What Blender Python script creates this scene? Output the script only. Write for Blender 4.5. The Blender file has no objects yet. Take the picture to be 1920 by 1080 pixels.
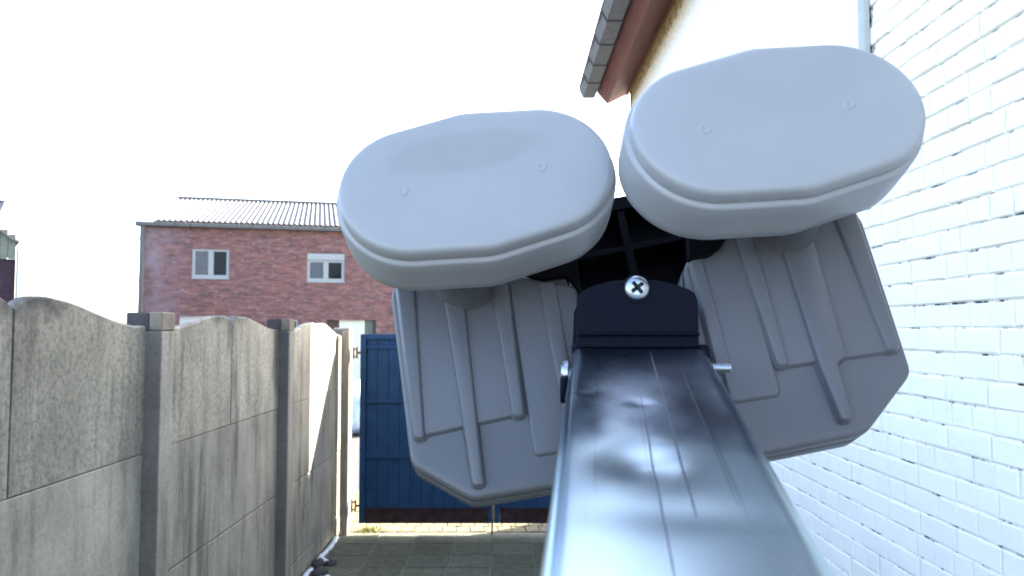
import bpy, bmesh, math, random
from math import radians as R, sin, cos, pi
from mathutils import Vector as V, Matrix, noise as mnoise
random.seed(7)
S = bpy.context.scene
COL = S.collection

# ------------------------------------------------------------------ camera
PITCH = math.atan(80/1450)
CAM = V((0, 0, 1.9))
cd = bpy.data.cameras.new('camera'); cam = bpy.data.objects.new('camera', cd); COL.objects.link(cam)
cam.location = CAM; cam.rotation_euler = (pi/2 + PITCH, 0, 0)
cd.sensor_width = 36; cd.lens = 36*1450/1920; cd.clip_start = 0.01; cd.clip_end = 2000
cd.dof.use_dof = True; cd.dof.focus_distance = 0.42
cd.dof.aperture_fstop = (cd.lens/1000)/0.0009
S.camera = cam
# ------------------------------------------------------------------ light
SUN = V((3.02, 2.3, 2.65)).normalized()
w = bpy.data.worlds.new('World'); S.world = w; w.use_nodes = True
nt = w.node_tree; nt.nodes.clear()
sky = nt.nodes.new('ShaderNodeTexSky'); sky.sky_type = 'NISHITA'; sky.sun_disc = False
sky.sun_elevation = math.asin(SUN.z); sky.sun_rotation = math.atan2(SUN.x, SUN.y)
sky.air_density = .85; sky.dust_density = 2.6; sky.ozone_density = 0.2
bg = nt.nodes.new('ShaderNodeBackground'); bg.inputs['Strength'].default_value = 0.15
wo = nt.nodes.new('ShaderNodeOutputWorld')
nt.links.new(sky.outputs[0], bg.inputs[0]); nt.links.new(bg.outputs[0], wo.inputs[0])
sd = bpy.data.lights.new('sun', 'SUN'); sd.energy = 5.0; sd.angle = R(0.5); sd.color = (1.0, 0.95, 0.86)
so = bpy.data.objects.new('sun', sd); COL.objects.link(so)
so.rotation_euler = SUN.to_track_quat('Z', 'Y').to_euler(); so.location = (6, 6, 12)
S.view_settings.view_transform = 'Standard'; S.view_settings.look = 'None'
S.view_settings.gamma = 1; S.view_settings.exposure = 2.95
S.view_settings.use_curve_mapping = False
S.render.engine = 'CYCLES'
S.cycles.max_bounces = 8

# ------------------------------------------------------------------ camera-frame helpers (survey points of the real place)
CR = V((1, 0, 0)); CU = V((0, -sin(PITCH), cos(PITCH))); CF = V((0, cos(PITCH), sin(PITCH)))
def c2w(x, y, z): return CAM + CR*x + CU*y + CF*z
def ray(px, py): return (CR*((px-960)/1450) + CU*((540-py)/1450) + CF)
def onplane(px, py, p0, n):
    d = ray(px, py); return CAM + d*((p0-CAM).dot(n)/d.dot(n))

# ------------------------------------------------------------------ object helpers
def tag(o, label=None, cat=None, group=None, kind=None):
    if label: o['label'] = label
    if cat: o['category'] = cat
    if group: o['group'] = group
    if kind: o['kind'] = kind
    return o
def empty(name, loc=(0, 0, 0)):
    o = bpy.data.objects.new(name, None); o.location = loc; o.empty_display_size = .05; COL.objects.link(o); return o
def link(name, me, mat, parent=None, loc=None):
    o = bpy.data.objects.new(name, me); COL.objects.link(o)
    if mat and not me.materials: me.materials.append(mat)
    if parent:
        o.parent = parent
        p = parent; off = V((0, 0, 0))
        while p: off += p.location; p = p.parent
        o.location = (V(loc) if loc is not None else V((0, 0, 0))) - off
    elif loc is not None: o.location = loc
    return o
def build(name, bm, mat, parent=None, smooth=False, loc=None, angle=None):
    me = bpy.data.meshes.new(name); bm.normal_update(); bm.to_mesh(me); bm.free()
    if smooth:
        for p in me.polygons: p.use_smooth = True
        if angle: me.set_sharp_from_angle(angle=R(angle))
    return link(name, me, mat, parent, loc)
def box(bm, x0, x1, y0, y1, z0, z1, M=None):
    vs = [bm.verts.new((x, y, z)) for x in (x0, x1) for y in (y0, y1) for z in (z0, z1)]
    if M:
        for v in vs: v.co = M @ v.co
    for f in ((0,1,3,2), (4,6,7,5), (0,4,5,1), (2,3,7,6), (0,2,6,4), (1,5,7,3)):
        bm.faces.new([vs[i] for i in f])
    return vs
def bbox(bm, x0, x1, y0, y1, z0, z1, b=.004, M=None, seg=1):
    """a box with bevelled edges"""
    t = bmesh.new(); box(t, x0, x1, y0, y1, z0, z1)
    bmesh.ops.recalc_face_normals(t, faces=t.faces)
    bmesh.ops.bevel(t, geom=t.edges[:], offset=b, segments=seg, profile=.5, affect='EDGES')
    mp = {}
    for v in t.verts: mp[v] = bm.verts.new(M @ v.co if M else v.co)
    for f in t.faces: bm.faces.new([mp[v] for v in f.verts])
    t.free()
def rings(bm, rr, cap0=True, cap1=True, closed=True):
    """loft a list of rings (lists of points)"""
    L = [[bm.verts.new(p) for p in r] for r in rr]
    n = len(L[0])
    for a, b in zip(L, L[1:]):
        for i in range(n if closed else n-1):
            j = (i+1) % n
            bm.faces.new((a[i], a[j], b[j], b[i]))
    if cap0: bm.faces.new(L[0][::-1])
    if cap1: bm.faces.new(L[-1])
    return L
def tube(bm, a, b, r, n=10, r2=None):
    a = V(a); b = V(b); d = (b-a).normalized()
    s = d.cross(V((0, 0, 1)) if abs(d.z) < .9 else V((1, 0, 0))).normalized(); t = d.cross(s)
    r2 = r if r2 is None else r2
    rings(bm, [[p + (s*cos(2*pi*i/n) + t*sin(2*pi*i/n))*q for i in range(n)] for p, q in ((a, r), (b, r2))])
def fix(bm): bmesh.ops.recalc_face_normals(bm, faces=bm.faces); return bm

# ------------------------------------------------------------------ materials
def mat(name, col, rough=.6, metal=0, **k):
    m = bpy.data.materials.new(name); m.use_nodes = True
    b = m.node_tree.nodes['Principled BSDF']
    b.inputs['Base Color'].default_value = (*col, 1); b.inputs['Roughness'].default_value = rough; b.inputs['Metallic'].default_value = metal
    for a, v in k.items(): b.inputs[a.replace('_', ' ')].default_value = v
    return m
def N(m, t, **k):
    n = m.node_tree.nodes.new(t)
    for a, v in k.items():
        if a in n.inputs: n.inputs[a].default_value = v
        else: setattr(n, a, v)
    return n
def Lk(m, a, b): m.node_tree.links.new(a, b)
def coords(m, scale=(1, 1, 1), rot=(0, 0, 0), world=True):
    mp = N(m, 'ShaderNodeMapping'); mp.inputs['Scale'].default_value = scale; mp.inputs['Rotation'].default_value = rot
    if world: g = N(m, 'ShaderNodeNewGeometry'); Lk(m, g.outputs['Position'], mp.inputs[0])
    else: g = N(m, 'ShaderNodeTexCoord'); Lk(m, g.outputs['Object'], mp.inputs[0])
    return mp.outputs[0]
def noise(m, vec, scale, detail=6, rough=.6):
    n = N(m, 'ShaderNodeTexNoise'); n.inputs['Scale'].default_value = scale; n.inputs['Detail'].default_value = detail; n.inputs['Roughness'].default_value = rough
    Lk(m, vec, n.inputs['Vector']); return n.outputs['Fac']
def ramp(m, fac, stops):
    r = N(m, 'ShaderNodeValToRGB'); e = r.color_ramp.elements
    while len(e) < len(stops): e.new(.5)
    for x, (p, c) in zip(e, stops): x.position = p; x.color = (*c, 1) if len(c) == 3 else c
    Lk(m, fac, r.inputs[0]); return r.outputs[0]
def mix(m, fac, a, b, mode='MIX'):
    n = N(m, 'ShaderNodeMix'); n.data_type = 'RGBA'; n.blend_type = mode
    for i, v in ((0, fac), (6, a), (7, b)):
        if isinstance(v, (int, float)): n.inputs[i].default_value = v
        elif isinstance(v, tuple): n.inputs[i].default_value = (*v, 1)
        else: Lk(m, v, n.inputs[i])
    return n.outputs[2]
def setc(m, out): Lk(m, out, m.node_tree.nodes['Principled BSDF'].inputs['Base Color'])
def bump(m, h, strength=.3, dist=.01):
    b = N(m, 'ShaderNodeBump'); b.inputs['Strength'].default_value = strength; b.inputs['Distance'].default_value = dist
    Lk(m, h, b.inputs['Height']); Lk(m, b.outputs[0], m.node_tree.nodes['Principled BSDF'].inputs['Normal'])
G = lambda v: (v, v, v)
def rnd_tint(m, a, b):
    o = N(m, 'ShaderNodeObjectInfo'); return ramp(m, o.outputs['Random'], [(0, a), (1, b)])

# light grey moulded plastic of the two receivers
def plastic(name, col, sc=900, bs=.12, rough=.42):
    m = mat(name, col, rough); c = coords(m, world=False)
    setc(m, mix(m, ramp(m, noise(m, c, 30, 5), [(.35, G(0)), (.7, G(1))]), tuple(x*.95 for x in col), tuple(min(1, x*1.03) for x in col)))
    bump(m, noise(m, c, sc, 3), bs, .0004); return m
M_cap = plastic('cap_plastic', (.315, .315, .32), 700, .10, .36)
M_cap2 = plastic('cap_plastic_oval', (.315, .315, .32), 700, .10, .36)
M_house = plastic('housing_plastic', (.092, .094, .102), 1100, .35, .38)
M_black = plastic('black_plastic', (.0022, .0021, .004), 800, .2, .5)
M_bracket = mat('black_painted_steel', (.0042, .0048, .011), .5)
for _m in (M_black, M_bracket): _m.node_tree.nodes['Principled BSDF'].inputs['Specular IOR Level'].default_value = .06
_c = coords(M_bracket, world=False); bump(M_bracket, noise(M_bracket, _c, 700, 3), .15, .0003)
# galvanised steel of the arm
M_galv = mat('galvanised_steel', (.5, .52, .55), .25, 1)
c = coords(M_galv, (1, 1, 1), world=False)
cs = coords(M_galv, (420, 6, 1), world=False)
sm = noise(M_galv, coords(M_galv, (1, .45, 1), world=False), 42, 2, .5)
st = noise(M_galv, cs, 1.0, 3, .5)
blot = ramp(M_galv, sm, [(.2, (.27, .36, .42)), (.5, (.33, .43, .49)), (.8, (.41, .51, .57))])
streak = ramp(M_galv, st, [(.30, (.42, .42, .46)), (.40, (1, 1, 1))])
setc(M_galv, mix(M_galv, .55, blot, streak, 'MULTIPLY'))
Lk(M_galv, ramp(M_galv, sm, [(.1, G(.34)), (.9, G(.22))]), M_galv.node_tree.nodes['Principled BSDF'].inputs['Roughness'])
# dark reflection painted on the far third, mixed with mottled oxide, ragged edges
_s = N(M_galv, 'ShaderNodeSeparateXYZ'); Lk(M_galv, c, _s.inputs[0])
_a = N(M_galv, 'ShaderNodeMath'); _a.operation = 'MULTIPLY_ADD'; _a.inputs[1].default_value = .045
Lk(M_galv, noise(M_galv, coords(M_galv, (1, .5, 1), world=False), 60, 2, .6), _a.inputs[0]); Lk(M_galv, _s.outputs[1], _a.inputs[2])
_m = N(M_galv, 'ShaderNodeMapRange'); _m.interpolation_type = 'SMOOTHSTEP'; _m.inputs[1].default_value = -.068; _m.inputs[2].default_value = -.050; Lk(M_galv, _a.outputs[0], _m.inputs[0])
_src = M_galv.node_tree.nodes['Principled BSDF'].inputs['Base Color'].links[0].from_socket
setc(M_galv, mix(M_galv, _m.outputs[0], _src, mix(M_galv, 1.0, _src, ramp(M_galv, noise(M_galv, coords(M_galv, (1, .6, 1), world=False), 90, 3, .6), [(.35, (.28, .31, .40)), (.65, (.52, .56, .66))]), 'MULTIPLY')))

M_groove = mat('dark_scuffed_line', (.12, .135, .17), .45, .9)
M_zinc = mat('zinc_plated_bolt', (.42, .45, .48), .36, 1)
M_dark = mat('dark_recess', (.02, .02, .025), .6)

# concrete fence
def concrete(name, base, dark, spots=.5, stain=.5):
    m = mat(name, base, .9)
    c1 = coords(m, (1, 1, 1)); c2 = coords(m, (1, 9, .9)); c3 = coords(m, (1, 2.2, .8))
    mott = ramp(m, noise(m, c1, 42, 8, .8), [(.38, dark), (.53, base), (.72, tuple(x*1.18 for x in base))])
    big = ramp(m, noise(m, c1, 2.2, 4), [(.35, G(.74)), (.65, G(1.05))])
    vert = ramp(m, noise(m, c2, 1.0, 6, .65), [(.38, G(.36)), (.56, G(1.0))])
    vmask = ramp(m, noise(m, c3, 1.6, 3), [(.36, G(0)), (.58, G(1))])
    a = mix(m, spots, base, mott)
    a = mix(m, 1.0, a, big, 'MULTIPLY')
    v2 = mix(m, vmask, G(1.0), vert)
    a = mix(m, stain, a, mix(m, 1.0, a, v2, 'MULTIPLY'))
    setc(m, mix(m, 1.0, a, rnd_tint(m, (.98, .97, .95), (1.24, 1.21, 1.17)), 'MULTIPLY'))
    bump(m, noise(m, c1, 90, 6, .7), .5, .004); return m
M_conc_top = concrete('rough_stained_concrete', (.325, .31, .25), (.13, .13, .112), .82, .95)
M_conc = concrete('weathered_concrete', (.315, .30, .247), (.18, .175, .15), .55, .95)
M_postshade = concrete('shaded_post_face', (.17, .155, .14), (.10, .09, .08), .5, .6)  # post concrete darkened to paint in shade on the viewer-side faces
M_post = concrete('post_concrete', (.305, .29, .24), (.16, .15, .132), .6, .9)
M_posttan = concrete('tan_lichen_concrete', (.20, .165, .125), (.10, .085, .07), .6, .6)
# dark moss on the upper edge of fence pieces (a real stain, follows height with noise)
for m in (M_conc_top,):
    b = m.node_tree.nodes['Principled BSDF']; src = b.inputs['Base Color'].links[0].from_socket
    g = N(m, 'ShaderNodeNewGeometry'); sx = N(m, 'ShaderNodeSeparateXYZ'); Lk(m, g.outputs['Position'], sx.inputs[0])
    ad = N(m, 'ShaderNodeMath'); ad.operation = 'MULTIPLY_ADD'; ad.inputs[1].default_value = .28
    Lk(m, noise(m, coords(m), 9, 5), ad.inputs[0]); Lk(m, sx.outputs[2], ad.inputs[2])
    mk = ramp(m, ad.outputs[0], [(0, G(0)), (1, G(1))])
    mr = N(m, 'ShaderNodeMapRange'); mr.inputs[1].default_value = 2.08; mr.inputs[2].default_value = 2.17; Lk(m, ad.outputs[0], mr.inputs[0])
    setc(m, mix(m, mr.outputs[0], src, (.06, .058, .055)))
M_moss = concrete('black_mossy_cap', (.07, .066, .07), (.03, .028, .03), .8, .5)

# white painted brick
M_brick = mat('white_painted_brick', (.80, .81, .80), .62)
c = coords(M_brick)
chip = ramp(M_brick, noise(M_brick, c, 22, 8, .7), [(.22, (.30, .29, .28)), (.29, (.90, .86, .78)), (.6, (.93, .885, .80))])
tint = rnd_tint(M_brick, (.965, .965, .965), (1, 1, 1))
setc(M_brick, mix(M_brick, 1.0, chip, tint, 'MULTIPLY'))
bump(M_brick, noise(M_brick, c, 45, 7, .7), .55, .006)
M_mortar = mat('painted_mortar', (.76, .76, .75), .8)
c = coords(M_mortar)
setc(M_mortar, ramp(M_mortar, noise(M_mortar, c, 12, 8, .75), [(.40, (.035, .033, .03)), (.44, (.40, .39, .37)), (.47, (.88, .84, .76))]))
M_plaster = mat('white_render', (.80, .78, .72), .8)
c = coords(M_plaster)
bump(M_plaster, noise(M_plaster, c, 60, 6), .4, .004)
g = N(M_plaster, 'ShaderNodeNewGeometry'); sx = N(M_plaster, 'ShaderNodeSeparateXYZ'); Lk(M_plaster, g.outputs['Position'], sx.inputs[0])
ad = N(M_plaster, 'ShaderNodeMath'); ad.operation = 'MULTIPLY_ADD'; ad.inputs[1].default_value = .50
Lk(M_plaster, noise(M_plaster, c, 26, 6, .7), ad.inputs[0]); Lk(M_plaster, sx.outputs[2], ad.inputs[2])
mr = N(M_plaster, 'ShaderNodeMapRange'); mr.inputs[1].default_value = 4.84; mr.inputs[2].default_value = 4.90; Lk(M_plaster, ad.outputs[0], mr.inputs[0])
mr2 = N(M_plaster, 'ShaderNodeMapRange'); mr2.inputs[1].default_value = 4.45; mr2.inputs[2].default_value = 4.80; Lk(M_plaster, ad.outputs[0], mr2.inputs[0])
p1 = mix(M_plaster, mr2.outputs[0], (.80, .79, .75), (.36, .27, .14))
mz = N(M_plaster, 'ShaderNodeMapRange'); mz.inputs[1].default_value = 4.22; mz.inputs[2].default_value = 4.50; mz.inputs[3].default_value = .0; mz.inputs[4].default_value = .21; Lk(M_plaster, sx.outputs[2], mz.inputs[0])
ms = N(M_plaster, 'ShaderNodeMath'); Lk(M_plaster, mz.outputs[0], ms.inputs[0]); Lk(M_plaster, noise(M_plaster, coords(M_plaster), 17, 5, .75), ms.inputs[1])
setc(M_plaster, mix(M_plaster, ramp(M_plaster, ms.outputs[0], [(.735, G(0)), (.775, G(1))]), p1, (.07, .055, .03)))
def simple(name, col, rough=.6, sc=20, var=.25, bs=.2, bd=.003, metal=0, stretch=(1, 1, 1)):
    m = mat(name, col, rough, metal); c = coords(m, stretch)
    setc(m, ramp(m, noise(m, c, sc, 6, .65), [(.3, tuple(x*(1-var) for x in col)), (.7, tuple(min(1, x*(1+var*.6)) for x in col))]))
    if rough >= .55: m.node_tree.nodes['Principled BSDF'].inputs['Specular IOR Level'].default_value = .12
    bump(m, noise(m, c, sc*3, 5), bs, bd); return m
M_soffit = simple('red_brown_painted_wood', (.15, .07, .066), .55, 6, .2, .2, .003, 0, (2, .3, 2))
M_slate = simple('grey_eave_tile', (.115, .115, .12), .6, 18, .2)
M_lath = simple('ochre_lath', (.25, .17, .09), .7)
M_trim = simple('grey_white_trim', (.30, .32, .31), .6, 14, .15)
M_strip = simple('off_white_strip', (.48, .50, .49), .6, 14, .15)
M_rooftile = simple('dark_roof_tile', (.12, .11, .11), .7)
M_gate = simple('blue_gate_paint', (.013, .045, .102), .6, 9, .25, .15, .002)
M_gate.node_tree.nodes['Principled BSDF'].inputs['Specular IOR Level'].default_value = .2
M_gate_rust = simple('rusty_brown_gate_rail', (.04, .022, .022), .7, 14, .5, .4)
M_rust = simple('rusty_hinge_iron', (.16, .11, .07), .7, 60, .5, .4)
M_gpost = simple('gate_post_brown', (.30, .24, .17), .8, 12, .35, .4, .004, 0, (3, 3, .6))
# paving
M_slab = simple('mossy_grey_paving', (.115, .118, .082), .8, 16, .4, .5, .004)
m = M_slab; src = m.node_tree.nodes['Principled BSDF'].inputs['Base Color'].links[0].from_socket
setc(m, mix(m, 1.0, src, rnd_tint(m, G(.82), G(1.12)), 'MULTIPLY'))
M_bed = simple('sandy_joint', (.20, .195, .15), .9, 40, .5)
M_paver = simple('yellow_grey_clinker', (.17, .15, .085), .8, 25, .3, .4)
M_ground = simple('gravelly_ground', (.20, .19, .16), .95, 8, .35, .5, .02)
M_road = simple('asphalt', (.08, .08, .08), .9, 30, .25)
M_snow = mat('old_snow', (.80, .82, .86), .6, 0); bump(M_snow, noise(M_snow, coords(M_snow), 60, 5), .6, .006)
M_stone = simple('dark_wet_stone', (.07, .065, .06), .6, 40, .4)
M_green = simple('yellow_moss', (.20, .20, .05), .9, 60, .5)
# house
M_red = mat('mottled_red_brick', (.3, .12, .1), .85)
m = M_red
c = coords(m, (1, 1, 1), world=False)
bt = N(m, 'ShaderNodeTexBrick'); bt.inputs['Scale'].default_value = 1.0; bt.inputs['Brick Width'].default_value = .22; bt.inputs['Row Height'].default_value = .066
bt.inputs['Mortar Size'].default_value = .006; bt.inputs['Bias'].default_value = -.1; bt.inputs['Mortar Smooth'].default_value = .3
bt.inputs['Color1'].default_value = (.23, .078, .062, 1); bt.inputs['Color2'].default_value = (.08, .042, .045, 1); bt.inputs['Mortar'].default_value = (.13, .10, .10, 1)
sp = N(m, 'ShaderNodeSeparateXYZ'); Lk(m, c, sp.inputs[0]); cb = N(m, 'ShaderNodeCombineXYZ'); Lk(m, sp.outputs[0], cb.inputs[0]); Lk(m, sp.outputs[2], cb.inputs[1]); Lk(m, cb.outputs[0], bt.inputs['Vector'])
n1 = ramp(m, noise(m, coords(m, (1.2, 1, 4.2), world=False), 1.7, 7, .78), [(.40, (.045, .031, .034)), (.50, (.145, .075, .062)), (.62, (.26, .165, .14))])
a = mix(m, .5, bt.outputs[0], n1)
n2 = ramp(m, noise(m, coords(m, (1, 1, 2.5), world=False), 5.5, 4, .7), [(.56, G(0)), (.68, G(.75))])
a = mix(m, n2, a, (.27, .21, .215))
# pale efflorescence near the left end of the facade
mr = N(m, 'ShaderNodeMapRange'); mr.inputs[1].default_value = 1.25; mr.inputs[2].default_value = .2; Lk(m, sp.outputs[0], mr.inputs[0])
ml = N(m, 'ShaderNodeMath'); ml.operation = 'MULTIPLY'; Lk(m, mr.outputs[0], ml.inputs[0]); Lk(m, ramp(m, noise(m, c, 2.2, 5), [(.35, G(.1)), (.65, G(.75))]), ml.inputs[1])
a = mix(m, ml.outputs[0], a, (.24, .20, .23))
setc(m, a); bump(m, bt.outputs['Fac'], .4, -.01)
M_corr = simple('white_fibre_cement', (.17, .17, .172), .8, 5, .12)
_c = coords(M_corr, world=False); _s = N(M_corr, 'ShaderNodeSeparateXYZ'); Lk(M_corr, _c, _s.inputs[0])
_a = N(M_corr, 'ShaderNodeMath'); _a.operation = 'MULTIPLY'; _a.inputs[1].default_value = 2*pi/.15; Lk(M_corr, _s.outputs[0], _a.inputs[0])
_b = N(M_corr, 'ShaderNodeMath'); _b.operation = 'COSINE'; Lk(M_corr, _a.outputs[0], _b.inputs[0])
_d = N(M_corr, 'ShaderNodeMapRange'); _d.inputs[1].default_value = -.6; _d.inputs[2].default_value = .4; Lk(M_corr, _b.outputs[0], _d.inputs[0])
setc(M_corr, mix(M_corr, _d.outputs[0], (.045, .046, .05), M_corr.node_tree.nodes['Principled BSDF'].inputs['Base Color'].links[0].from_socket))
M_gutter = simple('grey_gutter', (.115, .115, .112), .6, 10, .2)
M_pvc = simple('white_window_frame', (.27, .29, .285), .4, 10, .05, .05)
M_glassd = mat('dark_window_glass', (.006, .008, .012), .08); M_glassd.node_tree.nodes['Principled BSDF'].inputs['Specular IOR Level'].default_value = .15
M_curt = simple('net_curtain_behind_glass', (.05, .058, .072), .25, 9, .3, .05)
M_gdoor = simple('white_door_slats', (.62, .66, .64), .5, 10, .08)
M_lime = simple('pale_door_paint', (.62, .64, .52), .6, 10, .1)
M_dbrown = simple('dark_brown_timber', (.08, .06, .05), .7)
M_clad = simple('grey_green_cladding', (.12, .14, .12), .7, 8, .15)
M_dbrick = simple('dark_brick', (.035, .024, .034), .9, 12, .3)
M_darkblue = simple('dark_blue_fascia', (.03, .035, .10), .5)
M_bluesheet = simple('pale_blue_sheeting', (.35, .45, .62), .4, 10, .3)
M_wire = mat('wire_sheath', (.25, .25, .25), .6)

# ================================================================== GROUND
bm = bmesh.new(); s = 400
vs = [bm.verts.new(p) for p in ((-s, -s, -.06), (s, -s, -.06), (s, s, -.06), (-s, s, -.06))]; bm.faces.new(vs)
tag(build('ground', bm, M_ground), kind='structure')
bm = bmesh.new(); box(bm, -1.62, 1.40, -3, 7.42, -.055, -.005)
yard = tag(build('courtyard_paving', bm, M_bed), kind='structure')
def slab_mesh(w, l, h, b, seed):
    rr = random.Random(seed); bm = bmesh.new(); bbox(bm, -w/2, w/2, -l/2, l/2, -h, 0, b)
    for v in bm.verts: v.co += V((rr.uniform(-1, 1), rr.uniform(-1, 1), rr.uniform(-1, 1)))*.0012
    me = bpy.data.meshes.new('paving_slab'); bm.to_mesh(me); bm.free(); me.materials.append(M_slab); return me
SM = [slab_mesh(.341, .341, .035, .002, i) for i in range(4)]
for i in range(8):
    for j in range(24):
        x = -1.40 + .35*i + .01*math.sin(j); y = 7.20 - .35*j
        if x > 1.22: continue
        o = link('paving_slab', random.choice(SM), None, yard, (x, y, random.uniform(-.003, .003)))
        o.rotation_euler = (random.uniform(-.006, .006), random.uniform(-.006, .006), random.uniform(-.008, .008))
# lane beyond the gate, small clinkers then asphalt
bm = bmesh.new(); box(bm, -2.6, 3.0, 7.43, 9.4, -.055, -.014)
lane = tag(build('clinker_path', bm, M_bed), kind='structure')
bm = bmesh.new(); bbox(bm, -.064, .064, -.098, .098, -.04, 0, .006)
pm = bpy.data.meshes.new('paver'); bm.to_mesh(pm); bm.free(); pm.materials.append(M_paver)
for j in range(9):
    for i in range(26):
        x = -2.2 + .133*i + .03*j; y = 7.54 + .205*j
        o = link('paver', pm, None, lane, (x, y, random.uniform(-.003, .003))); o.rotation_euler = (0, 0, .12)
bm = bmesh.new(); box(bm, -30, 30, 9.4, 21.4, -.058, -.02)
tag(build('road', bm, M_road), kind='structure')

# ================================================================== CONCRETE FENCE (left)
FX = -1.645
fence = empty('concrete_panel_fence', (FX, 3.5, 0))
tag(fence, 'stained grey concrete panel fence with scalloped top along the left side of the yard', 'fence')
PY = [-.46, 1.55, 3.56, 5.55, 7.60]
def top_half(y_post, y_mid, zb, am):
    """upper panel half with a scallop that rises from the post to the middle cleft"""
    bm = bmesh.new(); n = 26
    rows = []
    for i in range(n+1):
        t = i/n; y = y_post + (y_mid-y_post)*t
        e = max(0, min(1, (t-.06)/.78)); z = zb + am*(.5-.5*cos(pi*e))
        if t > .86: z -= .045*((t-.86)/.14)**2.2
        z += .003*mnoise.noise(V((y*9, 0, 0)))
        rows.append((y, z))
    g = .006 if y_mid > y_post else -.006
    rows[-1] = (rows[-1][0]-g, rows[-1][1])
    xs = [(FX, -.0), (FX-.006, .004), (FX-.045, .004), (FX-.05, 0)]
    L = []
    for y, z in rows:
        L.append([bm.verts.new((FX, y, 1.356)), bm.verts.new((FX, y, z-.008)), bm.verts.new((FX-.008, y, z)), bm.verts.new((FX-.042, y, z)), bm.verts.new((FX-.05, y, z-.008)), bm.verts.new((FX-.05, y, 1.356))])
    for a, b in zip(L, L[1:]):
        for k in range(6): bm.faces.new((a[k], b[k], b[(k+1) % 6], a[(k+1) % 6]))
    bm.faces.new(L[0]); bm.faces.new(L[-1][::-1]); fix(bm)
    return build('top_panel', bm, M_conc_top, fence)
for a, b in zip(PY, PY[1:]):
    a0 = a+.055; b0 = b-.08; mid = (a+b)/2
    zb, am = {1.55: (1.922, .098), 3.56: (1.908, .078), 5.55: (1.885, .080)}.get(a, (1.925, .095))
    top_half(a0, mid, zb, am); top_half(b0, mid, zb-(.03 if a == 5.55 else 0), am+(.03 if a == 5.55 else 0))
    for z0, z1 in ((.753, 1.35), (.152, .747), (-.05, .146)):
        bm = bmesh.new(); bbox(bm, FX-.05, FX+random.uniform(-.002, .002), a0, b0, z0, z1, .005); build('panel', bm, M_conc, fence)
for k, y in enumerate(PY):
    bm = bmesh.new(); bbox(bm, FX-.09, FX+.073, y-.08, y+.055, -.05, 1.90, .010, seg=2)
    p = build('post', bm, M_post, fence)
    p.data.materials.append(M_postshade)
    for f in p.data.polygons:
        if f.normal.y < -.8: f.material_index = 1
    bm = bmesh.new()
    if k != 4:
        bbox(bm, FX-.09, FX+.012, y-.0805, y+.055, 1.90, 1.982, .005); q = build('post_head', bm, M_moss, p); q['label'] = 'black mossy half of the post top'
        bm = bmesh.new(); bbox(bm, FX+.013, FX+.0735, y-.0805, y+.0555, 1.90, 1.984, .005); build('post_head', bm, M_posttan, p)
    else:
        bbox(bm, FX-.09, FX+.073, y-.08, y+.08, 1.90, 1.93, .012); build('post_head', bm, M_post, p)

# ================================================================== BLUE GATE
GY = 7.36
def gate_leaf(x0, x1, label, hinge):
    t = empty('metal_gate_leaf', ((x0+x1)/2, GY, 0)); tag(t, label, 'gate')
    zt, zb = 1.868, .10
    for (a, b) in ((x0, x0+.055), (x1-.055, x1)):
        bm = bmesh.new(); bbox(bm, a, b, GY-.02, GY+.02, zb, zt, .004); build('stile', bm, M_gate, t)
    bm = bmesh.new(); bbox(bm, x0+.056, x1-.056, GY-.02, GY+.02, zt-.05, zt, .004); build('rail', bm, M_gate, t)
    for z in (1.75, 1.235, .72):
        bm = bmesh.new(); bbox(bm, x0+.056, x1-.056, GY-.012, GY+.008, z-.018, z+.012, .003); build('rail', bm, M_gate, t)
    bm = bmesh.new(); bbox(bm, x0+.056, x1-.056, GY-.02, GY+.02, zb, zb+.13, .004); q = build('rail', bm, M_gate_rust, t); q['label'] = 'rusty brown bottom rail'
    bm = bmesh.new(); bbox(bm, x0+.056, x1-.056, GY-.03, GY-.021, zb+.13, zb+.145, .002); build('rail_lip', bm, M_gate_rust, q)
    n = 11; wd = (x1-x0-.112)/n
    for i in range(n):
        bm = bmesh.new(); a = x0+.056+i*wd
        bbox(bm, a+.003, a+wd-.003, GY+.010, GY+.016, zb+.131, zt-.051, .002); build('board', bm, M_gate, t)
    bm = bmesh.new(); box(bm, x0+.03, x1-.03, GY+.0165, GY+.0185, zb+.10, zt-.03); build('backing_sheet', bm, M_gate, t)
    if hinge:
        for z in (1.69, .26):
            bm = bmesh.new()
            box(bm, x0-.075, x0-.06, GY-.02, GY+.01, z-.06, z+.06)
            tube(bm, (x0-.035, GY, z-.055), (x0-.035, GY, z+.055), .009, 10)
            tube(bm, (x0-.035, GY, z+.0), (x0-.002, GY, z+.0), .011, 8)
            tube(bm, (x0-.06, GY, z+.035), (x0-.035, GY, z+.035), .007, 8); tube(bm, (x0-.06, GY, z-.035), (x0-.035, GY, z-.035), .007, 8)
            build('hinge', bm, M_rust, t)
    return t
g1 = gate_leaf(-1.435, -.170, 'left leaf of the blue metal gate, hinged beside the concrete fence', True)
bm = bmesh.new(); tube(bm, (-.185, GY-.03, .0), (-.185, GY-.03, .42), .009, 10); box(bm, -.205, -.165, GY-.035, GY-.0205, .28, .31); build('drop_bolt', bm, M_rust, g1)
g2 = gate_leaf(-.1685, 1.20, 'right leaf of the blue metal gate, mostly behind the shiny metal arm', False)
bm = bmesh.new(); bbox(bm, -1.60, -1.532, 7.30, 7.41, -.05, 1.90, .006)
t = build('gate_post', bm, M_gpost); tag(t, 'brown gate post at the far end of the concrete fence', 'post')

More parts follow.
